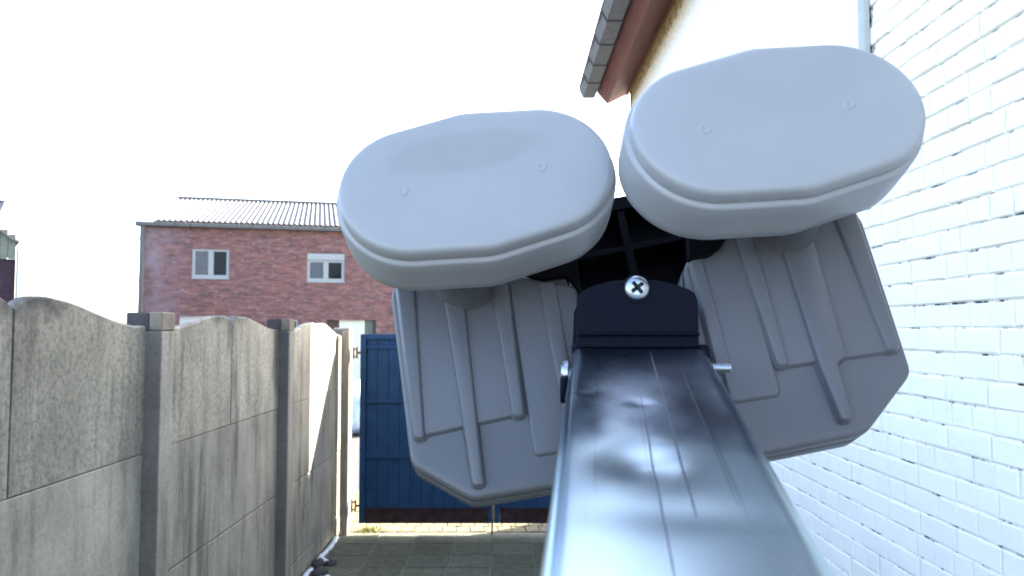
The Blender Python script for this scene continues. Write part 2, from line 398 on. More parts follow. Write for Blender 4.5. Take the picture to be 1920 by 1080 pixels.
# ================================================================== WHITE BRICK HOUSE (right)
WX = 1.35
H = empty('white_painted_house', (WX, 4, 0))
tag(H, 'white painted brick house wall with projecting tiled eave on the right', 'house')
YE = 8.62
STRIP_Y, STRIP_Z = 2.88, 2.62
bm = bmesh.new(); box(bm, WX+.0045, WX+.3, -4, YE, -.05, 4.62); box(bm, WX+.31, 8, YE-.3, YE-.002, -.05, 4.62); build('mortar_wall', bm, M_mortar, H)
# bricks
def brick_mesh(l, seed):
    rr = random.Random(seed); bm = bmesh.new(); h = .0690
    def ring(x, e):
        return [V((x, -l/2+e, -h/2+e)), V((x, l/2-e, -h/2+e)), V((x, l/2-e, h/2-e)), V((x, -l/2+e, h/2-e))]
    a = ring(.008, 0); b = ring(-.001, 0); c_ = ring(-.0045, .004)
    off = rr.uniform(-.002, .0015)
    for r_ in (b, c_):
        for p in r_: p += V((rr.uniform(-.001, .001)+off, rr.uniform(-.002, .002), rr.uniform(-.0018, .0018)))
    rings(bm, [a, b, c_], cap0=False); fix(bm)
    me = bpy.data.meshes.new('brick'); bm.to_mesh(me); bm.free(); me.materials.append(M_brick)
    return me
SB = [brick_mesh(.206, i) for i in range(6)]; HB = [brick_mesh(.0965, 20+i) for i in range(6)]
CH = .0755
cand = []
for r_ in range(0, 61):
    z = .02 + CH*(r_+.5)
    hdr = r_ % 2 == 1
    pitch = .105 if hdr else .2145
    y = -3.5 + (.0 if hdr else (.0 if r_ % 4 == 0 else .107)) + random.uniform(-.012, .012)
    while y < YE-.02:
        p = pitch*random.uniform(.97, 1.03)
        hh = hdr
        if not hdr and random.random() < .12: hh = True; p = .105
        if y+p < YE: cand.append((y+p/2, z, hh, p))
        y += p
def vis(y, z):
    if y < 1.9: return 0
    px = 960+1450*WX/y; py = 620-1450*(z-1.9)/y
    if px > 1925 or py < -15 or py > 1095: return 0
    if z > STRIP_Z and y > STRIP_Y: return 0
    # hidden by the receivers and the arm
    if px < 1700 and py < 300: return 0
    if px < 1600+max(0, (py-400))*.38 and 300 <= py < 700: return 0
    if px < 1640 and 700 <= py < 800: return 0
    if px < 1453+max(0, (py-850))*.6 and py > 800: return 0
    return 1/y
cand = [q for q in cand if not (q[1] > STRIP_Z and q[0] > STRIP_Y) and q[1] < 4.5]
cand.sort(key=lambda q: -vis(q[0], q[1]))
rest = bmesh.new()
for k, (y, z, hh, p) in enumerate(cand):
    me = random.choice(HB if hh else SB)
    sy = (p-.0062)/(.0965 if hh else .206)
    if k < 299 and vis(y, z) > 0:
        o = link('brick', me, None, H, (WX, y, z)); o.scale = (1, sy, 1); o.rotation_euler = (random.uniform(-.008, .008), 0, random.uniform(-.006, .006))
    else:
        n0 = len(rest.verts); rest.from_mesh(me); rest.verts.ensure_lookup_table()
        rx = random.uniform(-.008, .008)
        M_ = Matrix.Translation((WX, y, z)) @ Matrix.Rotation(rx, 4, 'X') @ Matrix.Diagonal((1, sy, 1, 1))
        for v in rest.verts[n0:]: v.co = M_ @ v.co
q = build('bricks', rest, M_brick, H); q['kind'] = 'stuff'
# upper rendered part
bm = bmesh.new(); box(bm, WX-.004, WX+.0075, STRIP_Y+.0, YE+.001, STRIP_Z+.01, 4.62); build('rendered_wall', bm, M_plaster, H)
bm = bmesh.new(); bbox(bm, WX-.030, WX-.0045, STRIP_Y-.035, STRIP_Y+.015, STRIP_Z, 4.62, .004); build('cover_strip', bm, M_strip, H)
bm = bmesh.new()
tube(bm, (WX-.01, YE-.02, 0.0), (WX-.01, YE-.02, 4.6), .008, 8); build('corner_bead', bm, M_dbrown, H)
# eave, profile in x,z (z above eye level 1.9)
def prism(bm, prof, y0, y1):
    rings(bm, [[(x, y0, 1.9+z) for x, z in prof], [(x, y1, 1.9+z) for x, z in prof]]); fix(bm)
YR = 8.80
bm = bmesh.new(); prism(bm, [(.985, 2.745), (1.10, 2.61), (1.352, 2.735), (1.352, 2.80), (.985, 2.86)], -4, YR); build('soffit_board', bm, M_soffit, H)
bm = bmesh.new(); prism(bm, [(1.322, 2.700), (1.349, 2.712), (1.349, 2.733), (1.322, 2.718)], -4, YR-.02); build('lath', bm, M_lath, H)
y = YR; k = 0
while y > -2:
    bm = bmesh.new()
    prism(bm, [(.79, 2.79), (.832, 2.70), (.965, 2.70), (.982, 2.74), (.982, 2.90), (.80, 2.80)], y-.545, y-.002)
    o = build('eave_tile', bm, M_slate, H)
    for v in o.data.vertices:
        if v.co.y > y-.1: v.co.z -= .020; v.co.x -= .012
    bm = bmesh.new(); prism(bm, [(.766, 2.770), (.814, 2.672), (.960, 2.672), (.974, 2.716), (.97, 2.75), (.84, 2.75)], y-.5645, y-.5465); build('joint', bm, M_dark, o)
    bm = bmesh.new(); prism(bm, [(.772, 2.80), (.785, 2.772), (.792, 2.795), (.792, 2.81)], y-.553, y-.004); build('drip_edge', bm, M_dbrown, o)
    y -= .562; k += 1
bm = bmesh.new(); prism(bm, [(.775, 2.815), (5.2, 5.75), (9.6, 2.815), (9.6, 2.72), (5.2, 5.65), (.99, 2.865)], -4, YR); build('roof', bm, M_rooftile, H)
bm = bmesh.new(); rings(bm, [[(x, yy, z) for x, z in ((WX+.3, 4.62), (8, 4.62), (8, 5.0), (5.2, 7.5), (WX+.3, 5.0))] for yy in (YE-.3, YE-.002)]); fix(bm); build('gable', bm, M_plaster, H)

# ================================================================== RED BRICK HOUSE beyond the lane
TH = R(14); HO = V((-10.5, 22.0, 0)); fu = V((cos(TH), sin(TH), 0)); fn = V((-sin(TH), cos(TH), 0))
HM = Matrix.Rotation(TH, 4, 'Z'); HL = 12.5; HE = 5.0; RD = 5.56; RZ = 1.9+4.67
RH = empty('red_brick_house', HO); RH.rotation_euler = (0, 0, TH)
tag(RH, 'red brick house with corrugated white roof and two small windows beyond the blue gate', 'house')
def hb(name, bm, m, parent=None, **k):
    me = bpy.data.meshes.new(name); fix(bm); bm.to_mesh(me); bm.free(); me.materials.append(m)
    o = bpy.data.objects.new(name, me); COL.objects.link(o); o.parent = parent or RH
    for a, v in k.items(): o[a] = v
    return o
WIN = [(1.276, 2.293, 3.42, 4.27), (4.50, 5.59, 3.37, 4.22)]
OPN = [(.95, 2.55, -.05, 2.33), (3.42, 4.25, 1.2, 2.23), (5.1, 6.55, -.05, 2.22)]
# facade with real openings: grid of blocks between cut lines
xs = sorted({0, HL, *[v for o in WIN+OPN for v in o[:2]]}); zs = sorted({-.05, HE, *[v for o in WIN+OPN for v in o[2:]]})
bm = bmesh.new()
for xa, xb in zip(xs, xs[1:]):
    for za, zb in zip(zs, zs[1:]):
        cx, cz = (xa+xb)/2, (za+zb)/2
        if any(o[0] < cx < o[1] and o[2] < cz < o[3] for o in WIN+OPN): continue
        vs = [bm.verts.new(p) for p in ((xa, 0, za), (xb, 0, za), (xb, 0, zb), (xa, 0, zb))]; bm.faces.new(vs)
bmesh.ops.remove_doubles(bm, verts=bm.verts, dist=.0005)
r_ = bmesh.ops.extrude_face_region(bm, geom=bm.faces[:])
for g_ in r_['geom']:
    if isinstance(g_, bmesh.types.BMVert): g_.co.y += .25
wall = hb('wall', bm, M_red)
bm = bmesh.new(); rings(bm, [[(x, y, z) for y, z in ((.26, -.05), (2*RD, -.05), (2*RD, HE-.1), (RD, RZ-.12), (.26, HE-.05))] for x in (0.01, .26)]); hb('gable_wall', bm, M_red)
bm = bmesh.new(); rings(bm, [[(x, y, z) for y, z in ((.26, -.05), (2*RD, -.05), (2*RD, HE-.1), (RD, RZ-.12), (.26, HE-.05))] for x in (HL-.26, HL-.01)]); hb('gable_wall', bm, M_red)
bm = bmesh.new(); box(bm, .27, HL-.27, 1.5, 1.6, -.05, HE); hb('inner_partition', bm, M_dark)
# roof sheets (corrugated), each sheet 0.9 m wide
sl = (RZ-(HE+.02))/(RD+.15)
def sheet():
    bm = bmesh.new(); n = 60; L = []
    for i in range(n+1):
        x = .9*i/n; h = .021*cos(2*pi*x/.15)
        L.append([bm.verts.new((x, yy, HE+.05+(yy+.15)*sl+h-dz)) for yy, dz in ((-.15, 0), (RD, 0), (RD, .012), (-.15, .012))])
    for a, b in zip(L, L[1:]):
        for k in range(4): bm.faces.new((a[k], b[k], b[(k+1) % 4], a[(k+1) % 4]))
    bm.faces.new(L[0]); bm.faces.new(L[-1]); fix(bm)
    me = bpy.data.meshes.new('roof_sheet'); bm.to_mesh(me); bm.free()
    for p in me.polygons: p.use_smooth = True
    me.set_sharp_from_angle(angle=R(50)); me.materials.append(M_corr); return me
sme = sheet()
for i in range(14):
    o = bpy.data.objects.new('roof_sheet', sme); COL.objects.link(o); o.parent = RH; o.location = (-.05+i*.9, 0, .002*(i % 2))
bm = bmesh.new(); rings(bm, [[(x, y, z) for y, z in ((RD+.14, RZ+.01), (RD+.14, RZ-.03), (2*RD+.2, HE-.02), (2*RD+.2, HE+.04))] for x in (-.05, HL+.05)]); hb('rear_roof', bm, M_corr)
bm = bmesh.new(); tube(bm, (-.08, RD+.03, RZ+.07), (HL+.1, RD+.03, RZ+.07), .06, 10); hb('ridge_cap', bm, M_gutter)
# box gutter in lengths
x = -.02; 
while x < HL:
    bm = bmesh.new(); bbox(bm, x, x+.415, -.20, -.03, HE-.115, HE-.002, .012); hb('gutter_length', bm, M_gutter); x += .42
bm = bmesh.new(); tube(bm, (-.045, -.10, 0), (-.045, -.10, HE-.05), .065, 12)
for z in (1.8, 3.3, 4.5): tube(bm, (-.045, -.10, z), (-.045, -.10, z+.06), .075, 12)
hb('downpipe', bm, M_gutter)
bm = bmesh.new(); bbox(bm, -.22, -.021, -.21, -.02, HE-.13, HE+.01, .02); hb('hopper', bm, M_gutter)
def window(x0, x1, z0, z1, shutter):
    f = .055; bm = bmesh.new(); ya, yb = .03, .09; zt = z1
    if shutter: zt = z1-.20
    box(bm, x0, x0+f, ya, yb, z0, zt); box(bm, x1-f, x1, ya, yb, z0, zt)
    box(bm, x0+f, x1-f, ya, yb, z0, z0+f+.02); box(bm, x0+f, x1-f, ya, yb, zt-f*.7, zt)
    xm = (x0+x1)/2; box(bm, xm-.05, xm+.05, ya-.004, yb, z0+f+.02, zt-f*.7)
    w_ = hb('window', bm, M_pvc)
    for a, b, m in ((x0+f, xm-.05, M_curt), (xm+.05, x1-f, M_glassd)):
        bm = bmesh.new(); box(bm, a, b, ya+.03, ya+.04, z0+f+.02, zt-f*.7); hb('pane', bm, m, w_)
        bm = bmesh.new(); q_ = .028
        for bx in ((a, a+q_, z0+f+.02, zt-f*.7), (b-q_, b, z0+f+.02, zt-f*.7), (a+q_, b-q_, z0+f+.02, z0+f+.045), (a+q_, b-q_, zt-f*.7-q_, zt-f*.7)): box(bm, bx[0], bx[1], ya+.012, ya+.029, bx[2], bx[3])
        hb('sash', bm, M_trim, w_)
    if shutter:
        bm = bmesh.new(); bbox(bm, x0, x1, .0, .12, zt+.001, z1, .01); hb('shutter_box', bm, M_pvc, w_)
    bm = bmesh.new(); bbox(bm, x0-.015, x1+.015, -.025, .12, z0-.03, z0-.001, .004); hb('sill', bm, M_trim, w_)
window(*WIN[0], False); window(*WIN[1], True)
# ground floor
bm = bmesh.new(); x0, x1, z0, z1 = OPN[0]
g_ = hb('garage_door', (lambda b: (bbox(b, x0, x1, .14, .16, z0, z1, .003), b)[1])(bmesh.new()), M_gdoor)
n = 18
for i in range(n):
    b = bmesh.new(); a = x0+(x1-x0)*i/n; bbox(b, a+.008, a+(x1-x0)/n-.008, .12, .139, z0+.02, z1-.02, .004); hb('slat', b, M_gdoor, g_)
x0, x1, z0, z1 = OPN[1]; b = bmesh.new()
box(b, x0, x0+.05, .02, .09, z0, z1); box(b, x1-.05, x1, .02, .09, z0, z1); box(b, x0+.05, x1-.05, .02, .09, z1-.06, z1); w_ = hb('window', b, M_trim)
b = bmesh.new(); box(b, x0+.05, x1-.05, .06, .07, z0, z1-.06); hb('pane', b, M_glassd, w_)
x0, x1, z0, z1 = OPN[2]
b = bmesh.new(); box(b, x0, x0+.35, .1, .14, z0, z1); dr = hb('entrance_door', b, M_dbrown)
b = bmesh.new(); box(b, x0+.36, x0+1.12, .09, .15, z0, z1); hb('pale_door_panel', b, M_lime, dr)
b = bmesh.new(); box(b, x0+1.13, x1, .1, .14, z0, z1); hb('side_light', b, M_clad, dr)
b = bmesh.new(); box(b, x1-.07, x1-.001, .04, .099, z0, z1); hb('door_jamb', b, M_dbrown, dr)
# fix children of windows & doors (parent already at origin of RH)

# pale blue sheeted stack in the lane, seen through the gap by the hinge
bm = bmesh.new()
def blob(bm, c_, r_, seed, sub=2, amp=.3):
    t = bmesh.new(); bmesh.ops.create_icosphere(t, subdivisions=sub, radius=1)
    mp = {}
    for v in t.verts:
        d = 1+amp*mnoise.noise(v.co*1.7+V((seed, 0, 0)))
        mp[v] = bm.verts.new((c_[0]+v.co.x*r_[0]*d, c_[1]+v.co.y*r_[1]*d, c_[2]+v.co.z*r_[2]*d))
    for f in t.faces: bm.faces.new([mp[v] for v in f.verts])
    t.free()
blob(bm, (-2.95, 14.5, .45), (.55, .5, .50), 3, 3, .35)
t = build('sheeted_stack', bm, M_bluesheet, smooth=True); tag(t, 'pale blue sheeting glimpsed in the gap beside the upper gate hinge', 'tarpaulin')

# ================================================================== FAR LEFT BUILDING
B = empty('clad_outbuilding', (-9.66, 15, 0)); tag(B, 'dark brick building with grey green cladding cut by the left edge', 'building')
bm = bmesh.new(); box(bm, -16, -9.66, 15, 20, -.05, 3.28); build('wall', bm, M_dbrick, B)
for i in range(30):
    bm = bmesh.new(); xa = -13.62+.132*i; xb = xa+.122
    zt = 3.66+max(0, min(1, (-9.62-xa)/.35))*.22
    box(bm, xa, min(xb, -9.655), 14.95, 14.99, 3.281, zt); build('cladding_board', bm, M_clad, B)
bm = bmesh.new(); rings(bm, [[(x, yy, z) for x, z in ((-9.60, 3.64), (-9.75, 3.70), (-10.0, 3.90), (-14, 4.4), (-14, 4.30), (-10.0, 3.86), (-9.75, 3.66), (-9.62, 3.60))] for yy in (14.9, 20.1)]); fix(bm); build('roof', bm, M_rooftile, B)
bm = bmesh.new(); tube(bm, (-9.62, 14.94, 0), (-9.62, 14.94, 3.5), .035, 10); build('downpipe', bm, M_trim, B)
bm = bmesh.new(); box(bm, -16, -9.95, 17.2, 19.8, 3.9, 4.85); build('upper_storey', bm, M_dbrick, B)
bm = bmesh.new(); rings(bm, [[(x, yy, z) for x, z in ((-9.86, 4.42), (-9.98, 4.33), (-16, 4.33), (-16, 4.42))] for yy in (14.98, 20)]); fix(bm); build('fascia', bm, M_darkblue, B)
B.rotation_euler = (0, 0, R(36))
# overhead wire
bm = bmesh.new(); a = c2w(-960/1450*30-6, (540-292)/1450*30, 30); b = c2w(-520/1450*30, (540-314)/1450*30, 30)
pts = [a.lerp(b, i/12) - V((0, 0, .25*4*(i/12)*(1-i/12))) for i in range(13)]
for p, q in zip(pts, pts[1:]): tube(bm, p, q, .011, 5)
tag(build('overhead_wire', bm, M_wire), 'thin overhead wire hanging across the white sky at left', 'wire')
bm = bmesh.new(); tube(bm, tuple(b + V((0, 0, 0))), (b.x, b.y, 5.2), .02, 6)
# (the wire ends on the house chimney line out of sight)
bm.free()

# ================================================================== SMALL GROUND THINGS
def lump(name, c_, r_, m, label, cat, seed, sub=3, amp=.5, group=None):
    bm = bmesh.new(); blob(bm, (0, 0, 0), r_, seed, sub, amp)
    o = build(name, bm, m, smooth=True, loc=c_); tag(o, label, cat, group)
def snow(path, r, label, seed):
    rr = random.Random(seed); bm = bmesh.new(); P = [V((*p, 0)) for p in path]
    for a, b in zip(P, P[1:]):
        m_ = max(2, int((b-a).length/(r*.55)))
        for i in range(m_+1):
            c_ = a.lerp(b, i/m_); q = r*rr.uniform(.65, 1.2)
            blob(bm, (c_.x+rr.uniform(-.3, .3)*r-P[0].x, c_.y+rr.uniform(-.3, .3)*r-P[0].y, .2*q), (q*.8, q, q*.55), rr.uniform(0, 50), 2, .5)
    o = build('snow_patch', bm, M_snow, smooth=True, loc=P[0]); tag(o, label, 'snow')
snow([(-1.61, 7.22), (-1.595, 6.9), (-1.60, 6.62)], .024, 'long thin strip of old snow at the fence foot near the gate', 1)
snow([(-1.585, 6.56), (-1.56, 6.46)], .042, 'rounded clump of snow just in front of the long strip', 4)
snow([(-1.595, 6.28), (-1.60, 6.10), (-1.57, 6.0)], .022, 'narrow snow edge against the fence beside the dark stones', 7)
snow([(-1.56, 6.03), (-1.50, 6.04), (-1.44, 6.06), (-1.42, 6.10)], .020, 'thin crust of snow in front of the dark stones', 9)
lump('stone', (-1.50, 6.13, .02), (.070, .055, .040), M_stone, 'dark wet stone ringed by snow at the fence foot', 'stone', 15, 2)
lump('stone', (-1.56, 6.34, .02), (.05, .06, .05), M_stone, 'dark stone wedged between the snow clump and the fence', 'stone', 18, 2)
lump('stone', (-1.47, 6.40, .01), (.05, .05, .03), M_stone, 'small reddish dark stone right of the rounded snow clump', 'stone', 22, 2)
bm = bmesh.new(); rr = random.Random(5)
for i in range(160):
    x = -1.36+rr.gauss(0, .07); y = 7.47+rr.gauss(0, .05); h = rr.uniform(.01, .045); a = rr.uniform(0, 6.28); w_ = .006
    v = [bm.verts.new((x-w_*cos(a), y-w_*sin(a), -.01)), bm.verts.new((x+w_*cos(a), y+w_*sin(a), -.01)), bm.verts.new((x+rr.gauss(0, .012), y+rr.gauss(0, .012), h))]; bm.faces.new(v)
tag(build('moss_tuft', bm, M_green), 'yellow green moss growing under the left corner of the gate', 'moss', kind='stuff')

# ================================================================== THE TWO RECEIVERS
TL, RO = R(27), R(12)
def camv(x, y, z): return CR*x + CU*y + CF*z
d0 = camv(0, -cos(TL), -sin(TL)); W = camv(0, -sin(TL), cos(TL)); r0 = CR
U_ = (r0*cos(RO) - d0*sin(RO)).normalized(); V_ = (d0*cos(RO) + r0*sin(RO)).normalized()   # V_ points down on the face
NW = W
def cap_outline(grow, n=40):
    """two discs joined by sides with a soft kink halfway; millimetres, v down"""
    c_, r_ = 21.3, 24.8; a = R(8.0)
    pts = []
    rg = r_+grow; hk = (rg + c_*sin(a))/cos(a)
    m = n
    for k in range(m+1):                       # right end, from top tangent to bottom tangent
        t = (pi/2-a) - (pi-2*a)*k/m; pts.append((c_+rg*cos(t), -rg*sin(t)))
    P = pts[-1]; Q = (0, hk)
    def side(A, B, K):   # A -> kink B (smoothed) sampling
        return [(A[0]+(B[0]-A[0])*s_, A[1]+(B[1]-A[1])*s_) for s_ in K]
    pts += side(P, Q, (.25, .5, .75, .93)) + side((-P[0], P[1]), Q, (.93, .75, .5, .25))
    for k in range(m+1):
        t = (pi/2-a) - (pi-2*a)*(m-k)/m; pts.append((-c_-rg*cos(t), -rg*sin(t)))
    P2 = (-P[0], -P[1]); Q2 = (0, -hk)
    pts += side(P2, Q2, (.25, .5, .75, .93)) + side((P[0], -P[1]), Q2, (.93, .75, .5, .25))
    return pts
def inset_poly(P, d):
    """offset a simple polygon inwards by d (negative = outwards); P any orientation"""
    A = sum(P[i][0]*P[(i+1) % len(P)][1]-P[(i+1) % len(P)][0]*P[i][1] for i in range(len(P)))
    sgn = 1 if A > 0 else -1; out = []; n = len(P)
    for i in range(n):
        p0 = V((*P[i-1], 0)); p1 = V((*P[i], 0)); p2 = V((*P[(i+1) % n], 0))
        e1 = (p1-p0).normalized(); e2 = (p2-p1).normalized()
        n1 = V((-e1.y, e1.x, 0))*sgn; n2 = V((-e2.y, e2.x, 0))*sgn
        b = (n1+n2); k = b.length_squared
        b = b*(2/k) if k > .3 else n1
        out.append((p1.x+b.x*d, p1.y+b.y*d))
    return out
def round_poly(P, r, n=4):
    out = []; m = len(P)
    for i in range(m):
        p0 = V((*P[i-1], 0)); p1 = V((*P[i], 0)); p2 = V((*P[(i+1) % m], 0))
        a = p0-p1; b = p2-p1; q = min(r, a.length*.45, b.length*.45)
        A = p1+a.normalized()*q; B_ = p1+b.normalized()*q
        for k in range(n+1):
            t = k/n; out.append(tuple(((1-t)**2*A + 2*t*(1-t)*p1 + t*t*B_)[:2]))
    return out
def receiver(name, cpx, cpy, dist, label, neck_u, outline, raised, neck_r=10.5, mcap=M_cap):
    O = CAM + ray(cpx, cpy).normalized()*dist
    root = empty(name, O); tag(root, label, 'satellite receiver', 'pair of grey satellite receivers on the arm')
    def P3(u, v, w_): return U_*(u/1000) + V_*(v/1000) + W*(w_/1000)          # local to root
    def uv(px, py, w_):
        p = onplane(px, py, O + W*(w_/1000), W) - O; return (p.dot(U_)*1000, p.dot(V_)*1000)
    # cap
    bm = bmesh.new()
    prof = [(-16, -.30), (-9, -.22), (-4.5, -.08), (-2.4, .06), (-1.5, .3), (-.8, .75), (-.35, 1.35), (-.1, 2.2), (.1, 4.0), (.15, 5.0), (.0, 5.4), (.25, 5.75), (1.0, 6.05), (1.4, 6.4), (1.6, 7.2), (1.7, 12), (1.6, 20), (1.4, 24.0), (.9, 25), (-1, 25.2)]
    rings(bm, [[P3(u, v, w_) for u, v in cap_outline(g_)] for g_, w_ in prof]); fix(bm)
    cap = bpy.data.meshes.new('cap'); bm.to_mesh(cap); bm.free()
    for p in cap.polygons: p.use_smooth = True
    cap.materials.append(mcap); co = bpy.data.objects.new('cap', cap); COL.objects.link(co); co.parent = root
    for s_ in (-1, 1):      # moulding pips
        bm = bmesh.new(); R_ = []
        cx, cy = s_*23.2-1.6, 1.3
        for q, w_ in ((2.1, -.2), (1.7, -.55), (1.4, -.68), (1.1, -.55), (.6, -.33), (.05, -.33)):
            R_.append([P3(cx+q*cos(2*pi*k/20), cy+q*sin(2*pi*k/20), w_) for k in range(20)])
        rings(bm, R_, cap0=False); fix(bm); me = bpy.data.meshes.new('moulding_pip'); bm.to_mesh(me); bm.free()
        for p in me.polygons: p.use_smooth = True
        me.materials.append(M_cap); o = bpy.data.objects.new('moulding_pip', me); COL.objects.link(o); o.parent = co
    # neck
    bm = bmesh.new(); nu, nv = neck_u
    rings(bm, [[P3(nu+q*cos(2*pi*k/32), nv+q*sin(2*pi*k/32), w_) for k in range(32)] for q, w_ in ((neck_r-1, 22), (neck_r-1, 36), (neck_r, 37.5), (neck_r, 43), (neck_r+1.5, 46), (neck_r+2.5, 49))]); fix(bm)
    me = bpy.data.meshes.new('neck'); bm.to_mesh(me); bm.free()
    for p in me.polygons: p.use_smooth = True
    me.set_sharp_from_angle(angle=R(60)); me.materials.append(M_house); o = bpy.data.objects.new('neck', me); COL.objects.link(o); o.parent = root
    # housing
    WH = 48.0
    def loft(nm, P, prof, m, parent):
        bm = bmesh.new(); rings(bm, [[P3(u, v, w_) for u, v in inset_poly(P, d_)] for d_, w_ in prof])
        fix(bm)
        me = bpy.data.meshes.new(nm); bm.to_mesh(me); bm.free()
        for p in me.polygons: p.use_smooth = True
        me.set_sharp_from_angle(angle=R(70))
        me.materials.append(m); o = bpy.data.objects.new(nm, me); COL.objects.link(o); o.parent = parent; return o
    pl = round_poly([uv(x, y, WH) for x, y in outline], 3.0, 5)
    hs = loft('housing', pl, [(3.2, WH), (1.6, WH+.03), (.8, WH+.3), (.25, WH+.9), (0, WH+1.8), (0, WH+5), (.35, WH+5.2), (.35, WH+5.7), (0, WH+5.9), (0, WH+14), (1, WH+15)], M_house, root)
    for nm, poly, lo, hi in raised:
        hi = lo+(hi-lo)*1.35; pp = round_poly([uv(x, y, WH-(lo+hi)/2) for x, y in poly], 2.2, 4); h = hi-lo
        loft(nm, pp, [(-.75, WH-lo+.2), (-.5, WH-lo-.08*h), (-.22, WH-lo-.35*h), (.1, WH-lo-.74*h), (.4, WH-lo-.94*h), (.8, WH-hi)], M_house, hs)
    return root
out_l = [(732, 550), (746, 520), (1055, 512), (1084, 560), (1108, 900), (885, 937), (770, 872)]
rl = [('raised_field', [(745, 530), (951, 515), (983, 776), (780, 821)], 0, 1.15),
      ('raised_field', [(952, 515), (1082, 540), (1098, 838), (1003, 855)], 0, .95),
      ('rib', [(743, 530), (777, 530), (796, 822), (777, 823)], 1.1, 2.3),
      ('rib', [(826, 520), (866, 520), (909, 912), (886, 914)], 0, 2.4),
      ('rib', [(919, 520), (950, 520), (984, 779), (962, 783)], 1.1, 2.3),
      ('rib', [(1009, 530), (1040, 528), (1082, 770), (1058, 772)], .9, 2.0)]
out_r = [(1282, 500), (1330, 420), (1597, 385), (1618, 410), (1712, 698), (1627, 812), (1380, 862), (1330, 850)]
rr_ = [('raised_field', [(1376, 430), (1604, 395), (1688, 657), (1459, 690)], 0, 1.15),
       ('raised_field', [(1300, 470), (1380, 430), (1464, 740), (1370, 755)], 0, .95),
       ('rib', [(1560, 400), (1602, 395), (1687, 652), (1666, 661)], 1.1, 2.3),
       ('rib', [(1452, 430), (1516, 425), (1586, 673), (1567, 681), (1598, 788), (1576, 793), (1532, 682)], 0, 2.4),
       ('rib', [(1376, 440), (1410, 440), (1479, 684), (1459, 689)], 1.1, 2.3),
       ('rib', [(1292, 480), (1315, 480), (1372, 690), (1345, 700)], .9, 2.0)]
def face_oval(m):  # slightly darker, yellower oval on the upper middle of the cap face
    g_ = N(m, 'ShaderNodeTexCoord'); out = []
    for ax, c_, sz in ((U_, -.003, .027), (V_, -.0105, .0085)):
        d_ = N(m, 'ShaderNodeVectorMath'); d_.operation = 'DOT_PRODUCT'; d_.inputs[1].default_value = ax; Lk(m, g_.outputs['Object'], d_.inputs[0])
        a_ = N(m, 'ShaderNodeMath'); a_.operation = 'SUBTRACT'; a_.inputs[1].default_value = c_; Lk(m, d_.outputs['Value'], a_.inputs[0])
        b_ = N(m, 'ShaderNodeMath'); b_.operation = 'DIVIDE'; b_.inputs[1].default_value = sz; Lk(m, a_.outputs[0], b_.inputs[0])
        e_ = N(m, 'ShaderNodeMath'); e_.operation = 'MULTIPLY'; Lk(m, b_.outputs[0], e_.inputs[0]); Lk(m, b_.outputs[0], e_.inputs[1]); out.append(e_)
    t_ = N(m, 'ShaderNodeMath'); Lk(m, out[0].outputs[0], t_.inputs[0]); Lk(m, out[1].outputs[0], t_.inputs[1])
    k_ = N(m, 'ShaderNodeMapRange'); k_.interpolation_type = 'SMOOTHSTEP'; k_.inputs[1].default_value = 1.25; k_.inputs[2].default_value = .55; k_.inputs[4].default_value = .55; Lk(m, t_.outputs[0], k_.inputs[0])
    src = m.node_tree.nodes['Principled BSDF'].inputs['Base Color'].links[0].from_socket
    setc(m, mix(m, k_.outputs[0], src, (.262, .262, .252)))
face_oval(M_cap2)
A1 = receiver('satellite_receiver', 894, 329, .2585, 'left, lower satellite receiver with pale cap in front of the blue gate', (-9, 14), out_l, rl, mcap=M_cap2)
A2 = receiver('satellite_receiver', 1464, 212, .2555, 'right, higher satellite receiver with pale cap in front of the white brick wall', (11, 14), out_r, rr_)

# ================================================================== BLACK HOLDER
O1 = CAM + ray(884, 333).normalized()*.262
def polymesh(bm, pts, off, dirv, thick, bev=.0008):
    """prism from traced outline pts (3-D) pushed by dirv*thick"""
    a = [p + dirv*off for p in pts]; b = [p + dirv*(off+thick) for p in pts]
    rings(bm, [a, b])
HP = O1 + W*.050
def hp(px, py): return onplane(px, py, HP, W)
root = empty('receiver_holder', hp(1190, 560)); tag(root, 'black plastic lattice holder clamped between the two grey receivers', 'bracket')
def add(nm, bm, m, parent, smooth=False, bev=0):
    fix(bm)
    if bev: bmesh.ops.bevel(bm, geom=[e for e in bm.edges if len(e.link_faces) == 2 and e.calc_face_angle(0) > .5], offset=bev, segments=2, profile=.5, affect='EDGES')
    return build(nm, bm, m, parent, smooth)
bm = bmesh.new(); polymesh(bm, [hp(x, y) for x, y in ((1030, 410), (1290, 370), (1298, 560), (1086, 560))], .010, W, .003); add('back_plate', bm, M_black, root)
def bar(a, b, w_, d0_, d1_):
    A = hp(*a); B_ = hp(*b); t = (B_-A).normalized(); s_ = t.cross(W).normalized()*w_/2
    bm = bmesh.new(); rings(bm, [[A-s_+W*d0_, A+s_+W*d0_, B_+s_+W*d0_, B_-s_+W*d0_], [A-s_+W*d1_, A+s_+W*d1_, B_+s_+W*d1_, B_-s_+W*d1_]]); return add('lattice_rib', bm, M_black, root, bev=.0004)
bar((1157, 372), (1190, 522), .0032, -.001, .010)
bar((1040, 492), (1292, 443), .0026, -.0005, .0098)
bar((1030, 410), (1290, 362), .006, -.002, .010)
bar((1288, 366), (1297, 548), .0035, -.0015, .0102)
bar((1062, 420), (1084, 552), .003, -.0012, .0101)
bar((1225, 380), (1232, 380), .002, .0, .009)
bm = bmesh.new(); polymesh(bm, round_3 := [hp(x, y) for x, y in ((955, 490), (1075, 470), (1088, 580), (1078, 556), (1060, 537), (1040, 538), (1022, 541), (1003, 539), (985, 532), (970, 522))], -.0085, W, .003); add('clamp_wing', bm, M_black, root, bev=.0005)
